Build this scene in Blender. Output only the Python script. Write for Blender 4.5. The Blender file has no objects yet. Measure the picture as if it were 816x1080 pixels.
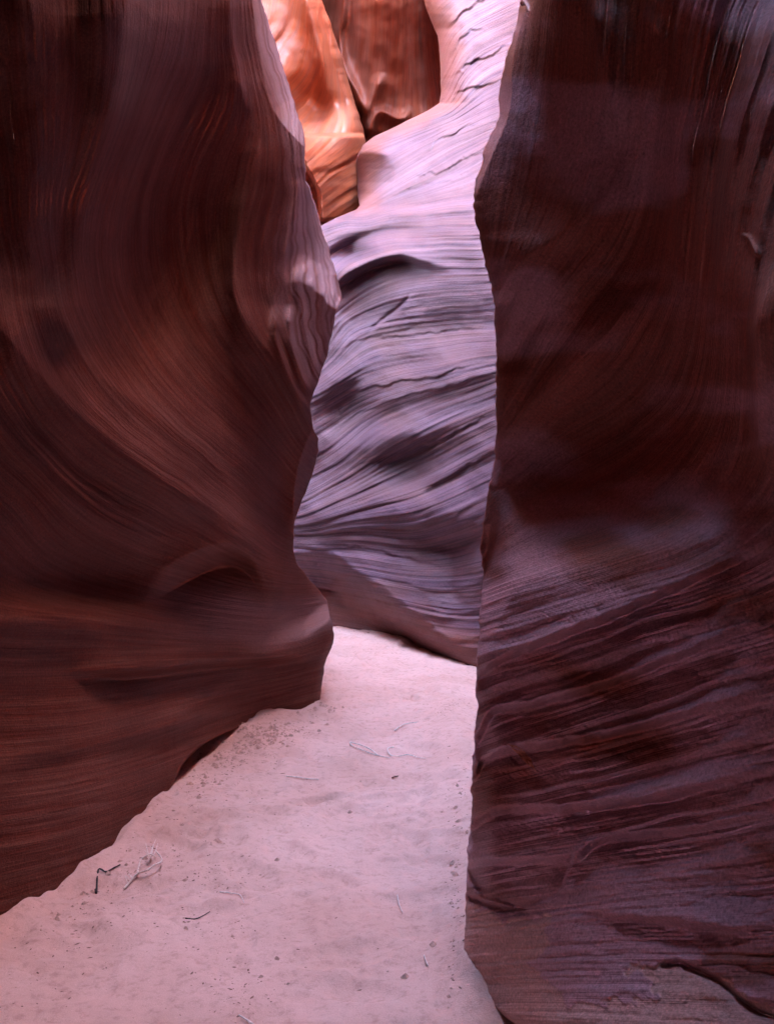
import bpy, math
import numpy as np

# ------------------------------------------------------------------ camera, sky, sun, exposure
sc = bpy.context.scene
COL = sc.collection
F, CX, H0, CH = 1037.0, 408.0, 500.0, 1.6        # focal length in photo pixels, principal column, horizon row, eye height
cam_d = bpy.data.cameras.new("camera")
cam = bpy.data.objects.new("camera", cam_d); COL.objects.link(cam)
cam.location = (0, 0, CH); cam.rotation_euler = (math.radians(90), 0, 0)
cam_d.sensor_fit = 'VERTICAL'; cam_d.sensor_height = 24.0
cam_d.lens = 24.0 * F / 1080.0
cam_d.shift_y = (H0 - 540.0) / 1080.0
cam_d.clip_end = 500.0
sc.camera = cam

SUN_EL, SUN_AZ = math.radians(42), math.radians(238)   # azimuth clockwise from +Y
world = bpy.data.worlds.new("World"); sc.world = world
world.use_nodes = True
wn = world.node_tree.nodes; wl = world.node_tree.links
sky = wn.new("ShaderNodeTexSky"); sky.sky_type = 'NISHITA'; sky.sun_disc = False
sky.sun_elevation = SUN_EL; sky.sun_rotation = SUN_AZ
wl.new(sky.outputs[0], wn["Background"].inputs[0])
wn["Background"].inputs[1].default_value = 0.15
sun_d = bpy.data.lights.new("sun", 'SUN'); sun_d.energy = 4.5; sun_d.angle = math.radians(0.5); sun_d.color = (1.0, 0.93, 0.82)
sun = bpy.data.objects.new("sun", sun_d); COL.objects.link(sun)
sun.rotation_euler = (math.radians(90) - SUN_EL, 0, math.pi - SUN_AZ)
sun.location = (0, 0, 30)
sc.view_settings.view_transform = 'Standard'; sc.view_settings.look = 'None'
sc.view_settings.gamma = 1.0; sc.view_settings.use_curve_mapping = False
sc.view_settings.exposure = 6.95
sc.cycles.max_bounces = 12; sc.cycles.diffuse_bounces = 10; sc.cycles.glossy_bounces = 4
sc.cycles.use_denoising = True
sc.cycles.use_guiding = True; sc.cycles.use_surface_guiding = True; sc.cycles.guiding_training_samples = 64; sc.cycles.surface_guiding_probability = 0.7
sc.cycles.use_adaptive_sampling = False; sc.cycles.sample_clamp_indirect = 0.4
sc.cycles.caustics_reflective = False; sc.cycles.caustics_refractive = False

# ------------------------------------------------------------------ numeric helpers
def vnoise(x, y, seed=0):
    rs = np.random.RandomState(seed); T = rs.rand(256, 256).astype(np.float32) * 2 - 1
    xi = np.floor(x).astype(np.int64); yi = np.floor(y).astype(np.int64)
    fx = x - xi; fy = y - yi
    fx = fx * fx * fx * (fx * (fx * 6 - 15) + 10); fy = fy * fy * fy * (fy * (fy * 6 - 15) + 10)
    x0 = xi & 255; x1 = (xi + 1) & 255; y0 = yi & 255; y1 = (yi + 1) & 255
    return (T[y0, x0] * (1 - fx) + T[y0, x1] * fx) * (1 - fy) + (T[y1, x0] * (1 - fx) + T[y1, x1] * fx) * fy

def fbm(x, y, seed=0, octaves=4, gain=0.5):
    a = 1.0; t = 0.0; out = 0.0
    for k in range(octaves):
        out = out + a * vnoise(x * 2 ** k + 17.3 * k, y * 2 ** k - 9.1 * k, seed + k); t += a; a *= gain
    return out / t

def sstep(a, b, x):
    t = np.clip((x - a) / (b - a), 0, 1); return t * t * (3 - 2 * t)

def tps(pts, X, Y, sm=0.0):
    p = np.asarray(pts, float); n = len(p); S = 300.0
    P = p[:, :2] / S
    def U(r2): return 0.5 * r2 * np.log(r2 + 1e-9)
    A = np.zeros((n + 3, n + 3))
    A[:n, :n] = U(((P[:, None] - P[None]) ** 2).sum(-1)) + sm * np.eye(n)
    A[:n, n] = 1; A[:n, n + 1:] = P; A[n, :n] = 1; A[n + 1:, :n] = P.T
    w = np.linalg.solve(A, np.concatenate([p[:, 2], [0, 0, 0]]))
    x = X / S; y = Y / S
    out = w[n] + w[n + 1] * x + w[n + 2] * y
    for i in range(n):
        out = out + w[i] * U((x - P[i, 0]) ** 2 + (y - P[i, 1]) ** 2)
    return out

def smooth_poly(poly, n=6):
    """Catmull-Rom through the points."""
    p = np.asarray(poly, float)
    if len(p) < 3: return p
    q = np.vstack([2 * p[0] - p[1], p, 2 * p[-1] - p[-2]]); out = []
    for i in range(1, len(q) - 2):
        for t in np.linspace(0, 1, n, endpoint=False):
            a, b, c, d = q[i - 1], q[i], q[i + 1], q[i + 2]
            out.append(0.5 * (2 * b + (c - a) * t + (2 * a - 5 * b + 4 * c - d) * t * t + (3 * b - a - 3 * c + d) * t ** 3))
    out.append(p[-1]); return np.array(out)

def pdist(X, Y, poly):
    """signed distance (positive on the right hand when walking the line, y down) and arc position 0..1"""
    p = np.asarray(poly, float)
    seg = p[1:] - p[:-1]; L = np.hypot(seg[:, 0], seg[:, 1]); cum = np.concatenate([[0], np.cumsum(L)])
    best = np.full(X.shape, 1e18); sg = np.ones(X.shape); tt = np.zeros(X.shape)
    for i in range(len(seg)):
        dx = X - p[i, 0]; dy = Y - p[i, 1]
        t = np.clip((dx * seg[i, 0] + dy * seg[i, 1]) / (L[i] ** 2 + 1e-9), 0, 1)
        ex = dx - t * seg[i, 0]; ey = dy - t * seg[i, 1]
        d2 = ex * ex + ey * ey
        m = d2 < best
        best = np.where(m, d2, best)
        sg = np.where(m, np.sign(seg[i, 0] * dy - seg[i, 1] * dx + 1e-12), sg)
        tt = np.where(m, (cum[i] + t * L[i]) / cum[-1], tt)
    return np.sqrt(best) * sg, tt

class Relief:
    """Depth field of one rock face (metres from the camera plane) over the directions it is seen in."""
    def __init__(s, X, Y): s.X, s.Y = X, Y; s.D = np.zeros(X.shape)
    def base(s, pts, sm=0.0): s.D += tps(pts, s.X, s.Y, sm)
    def bump(s, cx, cy, rx, ry, amp, rot=0.0, p=2.0):
        c, si = math.cos(math.radians(rot)), math.sin(math.radians(rot))
        u = ((s.X - cx) * c + (s.Y - cy) * si) / rx; v = (-(s.X - cx) * si + (s.Y - cy) * c) / ry
        s.D += amp * np.exp(-(u * u + v * v) ** (p / 2))
    def _pd(s, poly, smooth):
        if smooth == 'free': return pdist(s.X, s.Y, smooth_poly(poly))
        P = smooth_poly(poly) if smooth else np.asarray(poly, float)
        dx, dy = np.diff(P[:, 0]), np.diff(P[:, 1])
        mx, my = (dx > 0).all() or (dx < 0).all(), (dy > 0).all() or (dy < 0).all()
        if mx and (not my or np.ptp(P[:, 0]) >= np.ptp(P[:, 1])):
            f = 1 if dx[0] > 0 else -1; Q = P[::f]
            g = np.gradient(Q[:, 1], Q[:, 0])
            d = (s.Y - np.interp(s.X, Q[:, 0], Q[:, 1])) / np.sqrt(1 + np.interp(s.X, Q[:, 0], g) ** 2) * f
            return d, np.clip((s.X - P[0, 0]) / (P[-1, 0] - P[0, 0]), 0, 1)
        if my:
            f = 1 if dy[0] > 0 else -1; Q = P[::f]
            g = np.gradient(Q[:, 0], Q[:, 1])
            d = -(s.X - np.interp(s.Y, Q[:, 1], Q[:, 0])) / np.sqrt(1 + np.interp(s.Y, Q[:, 1], g) ** 2) * f
            return d, np.clip((s.Y - P[0, 1]) / (P[-1, 1] - P[0, 1]), 0, 1)
        return pdist(s.X, s.Y, P)
    @staticmethod
    def _ends(t, fade):
        f0, f1 = fade if isinstance(fade, tuple) else (fade, fade)
        e = np.clip(np.minimum(t / max(f0, 1e-4) + (f0 == 0), (1 - t) / max(f1, 1e-4) + (f1 == 0)), 0, 1)
        return e * e * (3 - 2 * e)
    def ridge(s, poly, amp, wl, wr, fade=0.2, smooth=True):
        """amp<0 stands out, amp>0 is a groove; wl / wr: widths on the left / right hand when walking the line"""
        d, t = s._pd(poly, smooth)
        s.D += amp * s._ends(t, fade) * np.exp(-np.abs(d / np.where(d < 0, wl, wr)) ** 1.5)
    def lip(s, poly, amp, edge, wfade, out=0.3, wout=30.0, fade=0.15, smooth=True, wob=0.0, seed=3):
        """rock on the left hand overhangs: on the right hand it falls back by amp and recovers over wfade"""
        d, t = s._pd(poly, smooth)
        if wob: d = d + wob * fbm(s.X / 14, s.Y / 14, seed, 3)
        rec = sstep(0, edge, d) * np.exp(-np.clip(d - edge, 0, None) / wfade)
        bul = np.exp(-np.clip(-d, 0, None) / wout) * (1 - sstep(0, edge, d))
        s.D += s._ends(t, fade) * (amp * rec - out * amp * bul)

def flow(lines, X, Y):
    pts = []
    for val, poly in lines:
        P = smooth_poly(poly, 2)
        for q in P: pts.append((q[0], q[1], val))
    return tps(pts, X, Y, 1e-4)

_rs = np.random.RandomState(5); _T1 = _rs.rand(4096) * 2 - 1
def n1(v, off=0):
    v = v + 1000.37 * off; i = np.floor(v).astype(np.int64); f = v - i; f = f * f * (3 - 2 * f)
    return _T1[i & 4095] * (1 - f) + _T1[(i + 1) & 4095] * f

def strata(S, X, Y, amps, seed=0):
    """banding that follows the bedding: amps = [(period px, metres)]"""
    out = 0.0
    for k, (per, a) in enumerate(amps):
        wob = 0.35 * fbm(X / (per * 5 + 30), Y / (per * 5 + 30), seed + 11 * k, 2)
        env = 0.55 + 0.45 * fbm(X / (per * 6 + 60), Y / (per * 6 + 60), seed + 50 + k, 2) * 2
        out = out + a * np.clip(env, 0.05, 1.4) * n1(S / per + wob, k + seed)
    return out

def ledges(S, X, Y, amps, seed=0):
    """sharp small overhangs that follow the bedding (S grows downwards): falls back at once, comes out again slowly"""
    out = 0.0
    for k, (per, a) in enumerate(amps):
        ph = S / per + 0.5 * fbm(X / (per * 4 + 20), Y / (per * 4 + 20), seed + 7 * k, 3) + 0.9 * n1(S / (per * 3.1), seed + k)
        fr = ph - np.floor(ph); pr = np.where(fr < 0.1, fr / 0.1, (1 - fr) / 0.9)
        env = np.clip(0.35 + 1.3 * fbm(X / (per * 5 + 40), Y / (per * 2 + 16), seed + 30 + k, 3), 0, 1.3)
        out = out + a * env * pr
    return out

def at(px, py, D): return np.stack([(px - CX) / F * D, D * np.ones_like(px), CH - (py - H0) / F * D], -1)

def grid_mesh(name, V, mat, attrs=None, smooth=True):
    R, C = V.shape[:2]
    me = bpy.data.meshes.new(name)
    n = R * C; idx = np.arange(n).reshape(R, C)
    q = np.stack([idx[:-1, :-1], idx[1:, :-1], idx[1:, 1:], idx[:-1, 1:]], -1).reshape(-1, 4)
    me.vertices.add(n); me.vertices.foreach_set("co", np.ascontiguousarray(V.reshape(-1), dtype=np.float32))
    me.loops.add(q.size); me.loops.foreach_set("vertex_index", q.reshape(-1).astype(np.int32))
    me.polygons.add(len(q)); me.polygons.foreach_set("loop_start", (np.arange(len(q)) * 4).astype(np.int32))
    me.polygons.foreach_set("loop_total", np.full(len(q), 4, np.int32))
    me.update(calc_edges=True)
    me.polygons.foreach_set("use_smooth", np.full(len(q), smooth))
    for k, a in (attrs or {}).items():
        at_ = me.attributes.new(k, 'FLOAT', 'POINT'); at_.data.foreach_set("value", np.ascontiguousarray(a.reshape(-1), dtype=np.float32))
    me.materials.append(mat)
    o = bpy.data.objects.new(name, me); COL.objects.link(o); return o

def tag(o, label=None, cat=None, group=None, kind=None):
    if label: o["label"] = label
    if cat: o["category"] = cat
    if group: o["group"] = group
    if kind: o["kind"] = kind
    return o

def extend(V, A, before=None, after=None, top=None, bottom=None):
    """continue a wall sheet past the part that was relief-modelled: offsets in metres from its border"""
    def padA(axis, first, n):
        for k in A:
            e = np.take(A[k], [0 if first else -1], axis=axis)
            e = np.repeat(e, n, axis=axis)
            ramp = np.arange(n, 0, -1) if first else np.arange(1, n + 1)
            e = e + (ramp * 6.0 * (1 if k == 's' else 0)).reshape((-1, 1) if axis == 0 else (1, -1))
            A[k] = np.concatenate([e, A[k]] if first else [A[k], e], axis=axis)
    if top is not None:
        t = np.asarray(top, float)
        if t.ndim == 2: t = t[:, None, :]
        e = V[:1] + t[::-1]
        V = np.concatenate([e, V], 0); padA(0, True, len(t))
    if bottom is not None:
        t = np.asarray(bottom, float); e = V[-1:] + t[:, None, :]
        V = np.concatenate([V, e], 0); padA(0, False, len(t))
    if before is not None:
        t = np.asarray(before, float); e = V[:, :1] + t[None, ::-1, :]
        V = np.concatenate([e, V], 1); padA(1, True, len(t))
    if after is not None:
        t = np.asarray(after, float); e = V[:, -1:] + t[None, :, :]
        V = np.concatenate([V, e], 1); padA(1, False, len(t))
    return V, A

# ------------------------------------------------------------------ materials
def rock_material(name, cols, stain=(0.2, 0.1, 0.08), fine=0.35, bump=0.5, varnish=None, grain=0.5, rough=0.5, spec=0.5, pale=None, bare=(0.52, 0.27, 0.21)):
    m = bpy.data.materials.new(name); m.use_nodes = True
    N = m.node_tree.nodes; L = m.node_tree.links; b = N["Principled BSDF"]
    def nd(t, **kw):
        x = N.new(t)
        for k, v in kw.items(): setattr(x, k, v)
        return x
    def math_(op, a, b_=None):
        x = nd("ShaderNodeMath", operation=op)
        for i, v in enumerate((a, b_)):
            if v is None: continue
            if isinstance(v, (int, float)): x.inputs[i].default_value = v
            else: L.new(v, x.inputs[i])
        return x.outputs[0]
    s = nd("ShaderNodeAttribute", attribute_name="s").outputs["Fac"]
    geo = nd("ShaderNodeNewGeometry").outputs["Position"]
    sep = nd("ShaderNodeSeparateXYZ"); L.new(geo, sep.inputs[0])
    def sn(freq, along, detail=3.0, rough_=0.6):
        c = nd("ShaderNodeCombineXYZ")
        L.new(math_('MULTIPLY', s, freq), c.inputs[0])
        L.new(math_('MULTIPLY', sep.outputs[2], along), c.inputs[1])
        L.new(math_('MULTIPLY', math_('ADD', sep.outputs[0], sep.outputs[1]), along), c.inputs[2])
        t = nd("ShaderNodeTexNoise"); t.inputs["Scale"].default_value = 1.0
        t.inputs["Detail"].default_value = detail; t.inputs["Roughness"].default_value = rough_
        L.new(c.outputs[0], t.inputs["Vector"]); return t.outputs["Fac"]
    def pn(scale, detail=4.0, rough_=0.6):
        t = nd("ShaderNodeTexNoise"); t.inputs["Scale"].default_value = scale
        t.inputs["Detail"].default_value = detail; t.inputs["Roughness"].default_value = rough_
        L.new(geo, t.inputs["Vector"]); return t.outputs["Fac"]
    def mix(fac, a, b_, blend='MIX'):
        x = nd("ShaderNodeMix", data_type='RGBA', blend_type=blend)
        if isinstance(fac, (int, float)): x.inputs[0].default_value = fac
        else: L.new(fac, x.inputs[0])
        for i, v in ((6, a), (7, b_)):
            if isinstance(v, tuple): x.inputs[i].default_value = (*v, 1)
            else: L.new(v, x.inputs[i])
        return x.outputs[2]
    def ramp(fac, stops):
        x = nd("ShaderNodeValToRGB"); e = x.color_ramp.elements
        while len(e) < len(stops): e.new(0.5)
        for q, (p, c) in zip(e, stops):
            q.position = p; q.color = (*c, 1) if isinstance(c, tuple) else (c, c, c, 1)
        L.new(fac, x.inputs[0]); return x.outputs[0]
    broad = sn(0.035, 0.5, 2.0); mid = sn(0.16, 0.9, 3.0); thin = sn(0.7, 1.6, 2.0)
    n = len(cols)
    col = ramp(broad, [(0.3 + 0.4 * i / (n - 1), c) for i, c in enumerate(cols)])
    col = mix(ramp(mid, [(0.35, 0.0), (0.7, 1.0)]), col, mix(0.45, col, stain))
    col = mix(fine, col, ramp(thin, [(0.3, (0.42, 0.42, 0.42)), (0.5, (1, 1, 1)), (0.72, (1.5, 1.45, 1.4))]), 'MULTIPLY')
    col = mix(0.5, col, ramp(pn(2.2, 5.0, 0.62), [(0.3, (0.62, 0.6, 0.6)), (0.7, (1.15, 1.15, 1.15))]), 'MULTIPLY')
    if varnish:
        vf = nd("ShaderNodeAttribute", attribute_name="varnish").outputs["Fac"]
        col = mix(vf, col, mix(0.75, col, varnish))
        rf = nd("ShaderNodeAttribute", attribute_name="bare").outputs["Fac"]
        col = mix(rf, col, mix(0.3, bare, col))
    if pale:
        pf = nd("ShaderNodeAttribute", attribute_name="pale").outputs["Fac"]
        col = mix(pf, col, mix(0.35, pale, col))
    g = pn(120.0, 3.0, 0.75)
    col = mix(0.6 * grain + 0.2, col, ramp(g, [(0.3, (0.55, 0.55, 0.55)), (0.5, (1, 1, 1)), (0.7, (1.5, 1.45, 1.45))]), 'MULTIPLY')
    col = mix(0.8 * grain, col, ramp(pn(55.0, 5.0, 0.75), [(0.30, (0.5, 0.48, 0.48)), (0.42, (1, 1, 1)), (0.62, (1, 1, 1)), (0.72, (1.7, 1.6, 1.6))]), 'MULTIPLY')
    L.new(col, b.inputs["Base Color"])
    b.inputs["Roughness"].default_value = rough
    b.inputs["Specular IOR Level"].default_value = spec
    h = math_('ADD', math_('MULTIPLY', mid, 1.0), math_('MULTIPLY', thin, 0.45))
    h = math_('ADD', h, math_('MULTIPLY', sn(2.2, 2.0, 2.0), 0.2))
    h = math_('ADD', h, math_('MULTIPLY', g, 0.5 * grain))
    h = math_('ADD', h, math_('MULTIPLY', pn(26.0, 5.0, 0.7), 0.9 * grain))
    bp = nd("ShaderNodeBump"); bp.inputs["Strength"].default_value = bump; bp.inputs["Distance"].default_value = 0.012
    L.new(h, bp.inputs["Height"]); L.new(bp.outputs[0], b.inputs["Normal"])
    return m

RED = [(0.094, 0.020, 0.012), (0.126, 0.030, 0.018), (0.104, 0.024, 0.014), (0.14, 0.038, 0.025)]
GREY = [(0.108, 0.062, 0.086), (0.155, 0.100, 0.142), (0.13, 0.080, 0.110), (0.22, 0.155, 0.205)]
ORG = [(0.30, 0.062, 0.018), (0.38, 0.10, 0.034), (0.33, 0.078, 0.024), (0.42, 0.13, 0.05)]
M_left = rock_material("red_sandstone", RED, fine=0.28, bump=0.6, grain=0.8, rough=0.6, spec=0.15, pale=(0.42, 0.30, 0.32))  # pale: sky light on the facets, put into the rock colour
M_right = rock_material("varnished_sandstone", [(r * 2.5, g * 3.2, b * 3.7) for r, g, b in RED], fine=0.35, bump=0.55, varnish=(0.48, 0.30, 0.36), bare=(0.62, 0.40, 0.36), grain=1.0, rough=0.55, spec=0.4)
M_scar = rock_material("fresh_sandstone", [(0.52, 0.22, 0.13), (0.60, 0.28, 0.17)], fine=0.2, bump=0.5, grain=0.8, spec=0.2)
M_mid = rock_material("pale_sandstone", GREY, fine=0.7, bump=0.6, varnish=(0.17, 0.09, 0.085), grain=0.8, spec=0.3, rough=0.55, bare=(0.23, 0.075, 0.045))
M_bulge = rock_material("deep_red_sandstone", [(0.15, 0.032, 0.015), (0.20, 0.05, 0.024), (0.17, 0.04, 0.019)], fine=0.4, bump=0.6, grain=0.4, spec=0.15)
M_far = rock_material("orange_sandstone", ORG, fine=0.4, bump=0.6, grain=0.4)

def rows(a, b, lo, hi, step, coarse):
    return np.unique(np.concatenate([np.arange(lo, a, coarse), np.arange(a, b, step), np.arange(b, hi + 1, coarse)]))

def cols_u(n_in, n_out, split):
    return np.concatenate([np.linspace(0, split, n_out, endpoint=False), np.linspace(split, 1, n_in)])

# ------------------------------------------------------------------ left wall
BACK = 0.5
SHADE_ROOF, LEAN = (2.0, 1.0), 0.85  # unseen roof extent and rim lean, both set to shade the near walls
def left_wall():
    py = rows(-30, 1000, -700, 1330, 1.35, 14.0)
    et = [(-700, 255), (-100, 262), (0, 276), (40, 289), (80, 302), (110, 311), (140, 320), (152, 322), (190, 322.5), (205, 329),
          (235, 338), (262, 346), (290, 355), (306, 360), (315, 361.5), (322, 358), (332, 354), (350, 350), (375, 345), (400, 336),
          (424, 327), (447, 329.5), (455, 331), (463, 336), (475, 335.5), (487, 333), (500, 329), (517, 323), (535, 316), (553, 310.5), (583, 309), (597, 315), (618, 332),
          (633, 344.5), (647, 347), (660, 350.5), (673, 352), (683, 350), (694, 344), (703, 341.5), (727, 338.5), (742, 337), (760, 331), (800, 320), (1330, 300)]
    et = np.array(et, float)
    ex = np.interp(py, et[:, 0], et[:, 1]) + 1.2 * fbm(py / 9, py * 0 + 3, 4, 3)
    u = cols_u(330, 26, 0.55)
    px0 = -430.0
    X = px0 + (ex[:, None] - px0) * u[None]; Y = np.repeat(py[:, None], len(u), 1)
    R = Relief(X, Y)
    R.base([(-430, 1330, 2.15), (-430, 900, 2.2), (-430, 500, 2.3), (-430, 0, 2.2), (-430, -700, 2.2),
            (-200, 1330, 2.7), (-200, 700, 2.85), (-200, 200, 2.8),
            (0, 1200, 3.4), (0, 968, 3.55), (0, 800, 3.62), (0, 640, 3.7), (0, 500, 3.62), (0, 300, 3.4), (0, 100, 3.15), (0, -100, 2.95), (0, -700, 2.7),
            (100, 1000, 4.05), (100, 905, 4.07), (90, 760, 4.2), (90, 640, 4.3), (90, 520, 4.2), (90, 380, 4.0), (85, 250, 3.9), (115, 120, 3.75), (128, 0, 3.6), (120, -300, 3.4), (120, -700, 3.2),
            (180, 950, 4.9), (178, 838, 4.92), (180, 760, 4.95), (180, 690, 5.0), (180, 600, 4.95), (180, 480, 4.8), (170, 330, 4.8), (170, 220, 4.75), (190, 110, 4.6), (200, 0, 4.4), (200, -300, 4.2), (190, -700, 3.9),
            (250, 900, 6.0), (250, 765, 5.95), (250, 690, 5.85), (250, 600, 5.75), (250, 480, 5.6), (235, 330, 5.3), (240, 210, 5.2), (245, 90, 5.0), (245, 0, 4.9), (250, -300, 4.7),
            (335, 900, 6.8), (335, 745, 6.74), (335, 690, 6.65), (330, 640, 6.62), (300, 560, 6.4), (310, 480, 6.3), (322, 420, 6.25), (310, 300, 5.9), (315, 170, 5.7), (285, 60, 5.5), (270, -50, 5.4), (255, -700, 5.0)])
    # long flutes of the upper face
    R.ridge([(140, -120), (132, 0), (120, 110), (92, 195), (80, 290), (78, 380)], -0.22, 26, 50, 0.12)
    R.bump(178, 290, 72, 130, 0.42, 16)
    R.bump(215, 60, 30, 80, 0.10, 0)
    R.ridge([(75, -120), (80, 20), (88, 110), (70, 220), (50, 330)], 0.10, 22, 26, 0.15)
    R.ridge([(20, -120), (30, 60), (40, 200), (20, 350), (-20, 460)], -0.04, 26, 26, 0.15)
    R.ridge([(235, 60), (205, 120), (165, 180), (140, 240)], 0.05, 16, 20, 0.3)
    R.ridge([(243, -60), (243, 20), (250, 70), (262, 128)], -0.05, 6, 10, 0.15)
    R.ridge([(285, 130), (255, 230), (247, 300), (262, 350), (295, 400), (327, 465)], -0.16, 30, 14, (0.5, 0.1))
    R.ridge([(290, 320), (292, 360), (306, 400), (329, 445)], -0.12, 6, 7, 0.2)
    R.ridge([(306, 320), (306, 350), (314, 385), (328, 420)], -0.12, 5, 6, 0.2)
    R.ridge([(215, 190), (196, 260), (186, 330), (205, 400), (245, 450)], -0.08, 20, 34, 0.25)
    R.bump(225, 400, 40, 60, 0.12, -25)
    # sweeping ribs towards the lower right
    R.ridge([(-90, 240), (-30, 310), (45, 400), (105, 455), (175, 508), (240, 548), (272, 578), (287, 606), (291, 650)], -0.22, 30, 30, (0.15, 0.1))
    R.ridge([(50, 310), (100, 390), (165, 440), (225, 490), (262, 540)], -0.09, 16, 20, 0.2)
    R.ridge([(-120, 300), (-30, 415), (30, 480), (80, 530), (140, 560), (200, 570)], -0.09, 24, 18, 0.2)
    # knob and its hollow
    R.lip([(150, 612), (190, 588), (230, 573), (262, 577), (290, 604)], 0.26, 26, 34, 0.7, 40, 0.4)
    R.bump(110, 605, 80, 30, 0.22, 4)
    R.bump(60, 655, 110, 24, -0.14, 2)
    R.bump(300, 530, 16, 55, 0.20, 0)
    R.lip([(60, 706), (150, 704), (220, 696), (290, 690), (350, 688)], 0.10, 12, 26, 0.9, 22, 0.25)
    R.bump(250, 735, 60, 14, 0.06, -8); R.bump(205, 752, 40, 16, -0.06, -30)
    R.lip([(-40, 800), (60, 790), (150, 770), (230, 748), (300, 742)], 0.03, 20, 30, 0.9, 26, 0.35)
    # pale buttress end: lobe facing the passage
    def soft(v, k): return k * np.logaddexp(0, v / k)
    xc = np.interp(Y, [540, 590, 625, 650, 672], [304, 303, 297, 291, 290]); yb = np.interp(X, [280, 300, 322, 348], [676, 672, 666, 648])
    R.D += 0.007 * soft(X - xc, 2.5) * (1 + np.clip(665 - Y, 0, 110) / 40) * sstep(560, 592, Y) * (1 - sstep(-16, 8, Y - yb))
    # facets that look up the passage to the sky
    crest = smooth_poly([(250, -700), (258, -150), (266, 0), (274, 60), (288, 115), (318, 152), (330, 158), (360, 162)], 4)
    d, t = pdist(X, Y, crest)
    R.D += np.where(d < 0, np.clip(-d, 0, 70) * 0.026 * (1 + np.clip(150 - Y, 0, 200) / 110), 0)
    xc = np.interp(Y, [160, 190, 215, 240, 262, 285, 330], [326, 322, 316, 311, 305, 300, 292])
    d, t = pdist(X, Y, smooth_poly([(270, 292), (300, 290), (318, 283), (340, 299), (363, 318), (380, 330)], 4))
    R.D += 0.020 * soft(X - xc, 3.0) * (1 + np.clip(290 - Y, 0, 120) / 40) * (1 - sstep(-16, 12, d + 3 * fbm(X / 5, Y / 20, 9, 3))) * sstep(172, 190, Y)
    # shadowed gap side under the overhang
    d, t = pdist(X, Y, smooth_poly([(336, 440), (331, 452), (325, 462), (315, 490), (310, 520), (309.5, 553), (309, 575)], 4))
    R.D += np.where(d < 0, np.clip(-d, 0, 30) * 0.09, 0) * sstep(444, 466, Y) * sstep(580, 560, Y)
    # base undercut
    R.lip([(140, 874), (170, 850), (182, 826), (192, 804), (212, 785), (240, 771), (275, 763)], 0.40, 5, 120, 0.15, 14, 0.15)
    # round the silhouette off
    w = 9.0; tt = np.clip((ex[:, None] - X) / w, 0, 1); R.D += 0.10 * (1 - np.sqrt(1 - (1 - tt) ** 2))
    S = flow([(0, [(-430, 1260), (0, 1120), (180, 1010), (340, 900)]),
              (150, [(-430, 960), (0, 890), (150, 850), (340, 770)]),
              (300, [(-430, 720), (0, 735), (150, 722), (340, 690)]),
              (380, [(-430, 600), (0, 640), (150, 660), (290, 670), (345, 655)]),
              (460, [(-430, 300), (-50, 470), (60, 575), (170, 620), (285, 640), (340, 635)]),
              (560, [(-200, -400), (-80, 0), (-40, 250), (0, 400), (80, 500), (180, 560), (270, 600), (310, 610)]),
              (660, [(0, -400), (30, 0), (40, 200), (60, 350), (120, 440), (200, 500), (275, 560)]),
              (760, [(120, -400), (130, 0), (115, 130), (85, 220), (90, 320), (150, 420), (230, 490), (300, 550)]),
              (860, [(200, -400), (210, 0), (190, 100), (150, 200), (150, 300), (200, 390), (270, 460), (315, 510)]),
              (960, [(250, -400), (250, 0), (255, 60), (262, 120), (240, 220), (250, 320), (290, 390), (328, 460)]),
              (1030, [(265, -400), (272, 0), (300, 110), (310, 200), (305, 290), (330, 400)]),
              (1080, [(285, -100), (322, 150), (330, 220), (350, 300)])], X, Y)
    R.D += strata(S, X, Y, [(60, 0.020), (22, 0.007), (9, 0.003), (4.5, 0.0015)], 1)
    R.D += 0.03 * fbm(X / 70, Y / 70, 21, 3) + ledges(-S, X, Y, [(36, 0.012), (13, 0.006)], 170)
    R.D += strata(S, X, Y, [(7, 0.030), (3.2, 0.018)], 9) * sstep(985, 1030, S)
    V = at(X, Y, R.D)
    # sky light on upper facets and buttress, painted as paler colour along the bedding
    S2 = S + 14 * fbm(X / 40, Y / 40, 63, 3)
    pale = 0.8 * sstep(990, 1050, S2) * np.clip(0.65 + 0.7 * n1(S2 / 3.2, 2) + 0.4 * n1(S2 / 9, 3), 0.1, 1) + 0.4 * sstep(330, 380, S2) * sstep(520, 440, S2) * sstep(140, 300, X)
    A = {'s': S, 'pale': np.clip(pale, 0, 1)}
    V, A = extend(V, A,
                  before=[(-0.05, -0.5, 0), (-0.1, -1.0, 0), (-0.05, -1.6, 0), (0.0, -2.2, 0), (0.2, -3.6, 0), (0.6, -5.0, 0), (1.6, -6.4, 0), (2.6, -7.0, 0)],
                  after=[(-0.03, 0.05, 0), (-0.1, 0.2, 0), (-0.25, 0.5, 0), (-0.5, 0.9, 0), (-0.9, 1.4, 0), (-1.5, 2.0, 0), (-2.6, 2.7, 0), (-4.5, 3.6, 0), (-7.5, 4.6, 0), (-12, 5.2, 0)])
    # unseen roof over the camera, shaped to darken the near walls; then the rim
    w = sstep(SHADE_ROOF[0], SHADE_ROOF[1], V[0, :, 1]); rim = 11.5 + 8.0 * sstep(4.2, 6.5, V[0, :, 1])
    k = np.linspace(0, 1, 9)[1:]
    top = np.stack([np.stack([w * 4.4 * t ** 1.6 + (1 - w) * LEAN * sstep(4.9, 4.0, V[0, :, 1]) * t, 0 * w, w * 1.9 * t ** 0.6 + (1 - w) * (rim - V[0, :, 2]) * t], -1) for t in k], 0)
    V, A = extend(V, A, top=top)
    o = grid_mesh("canyon_wall", V, M_left, A)
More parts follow.
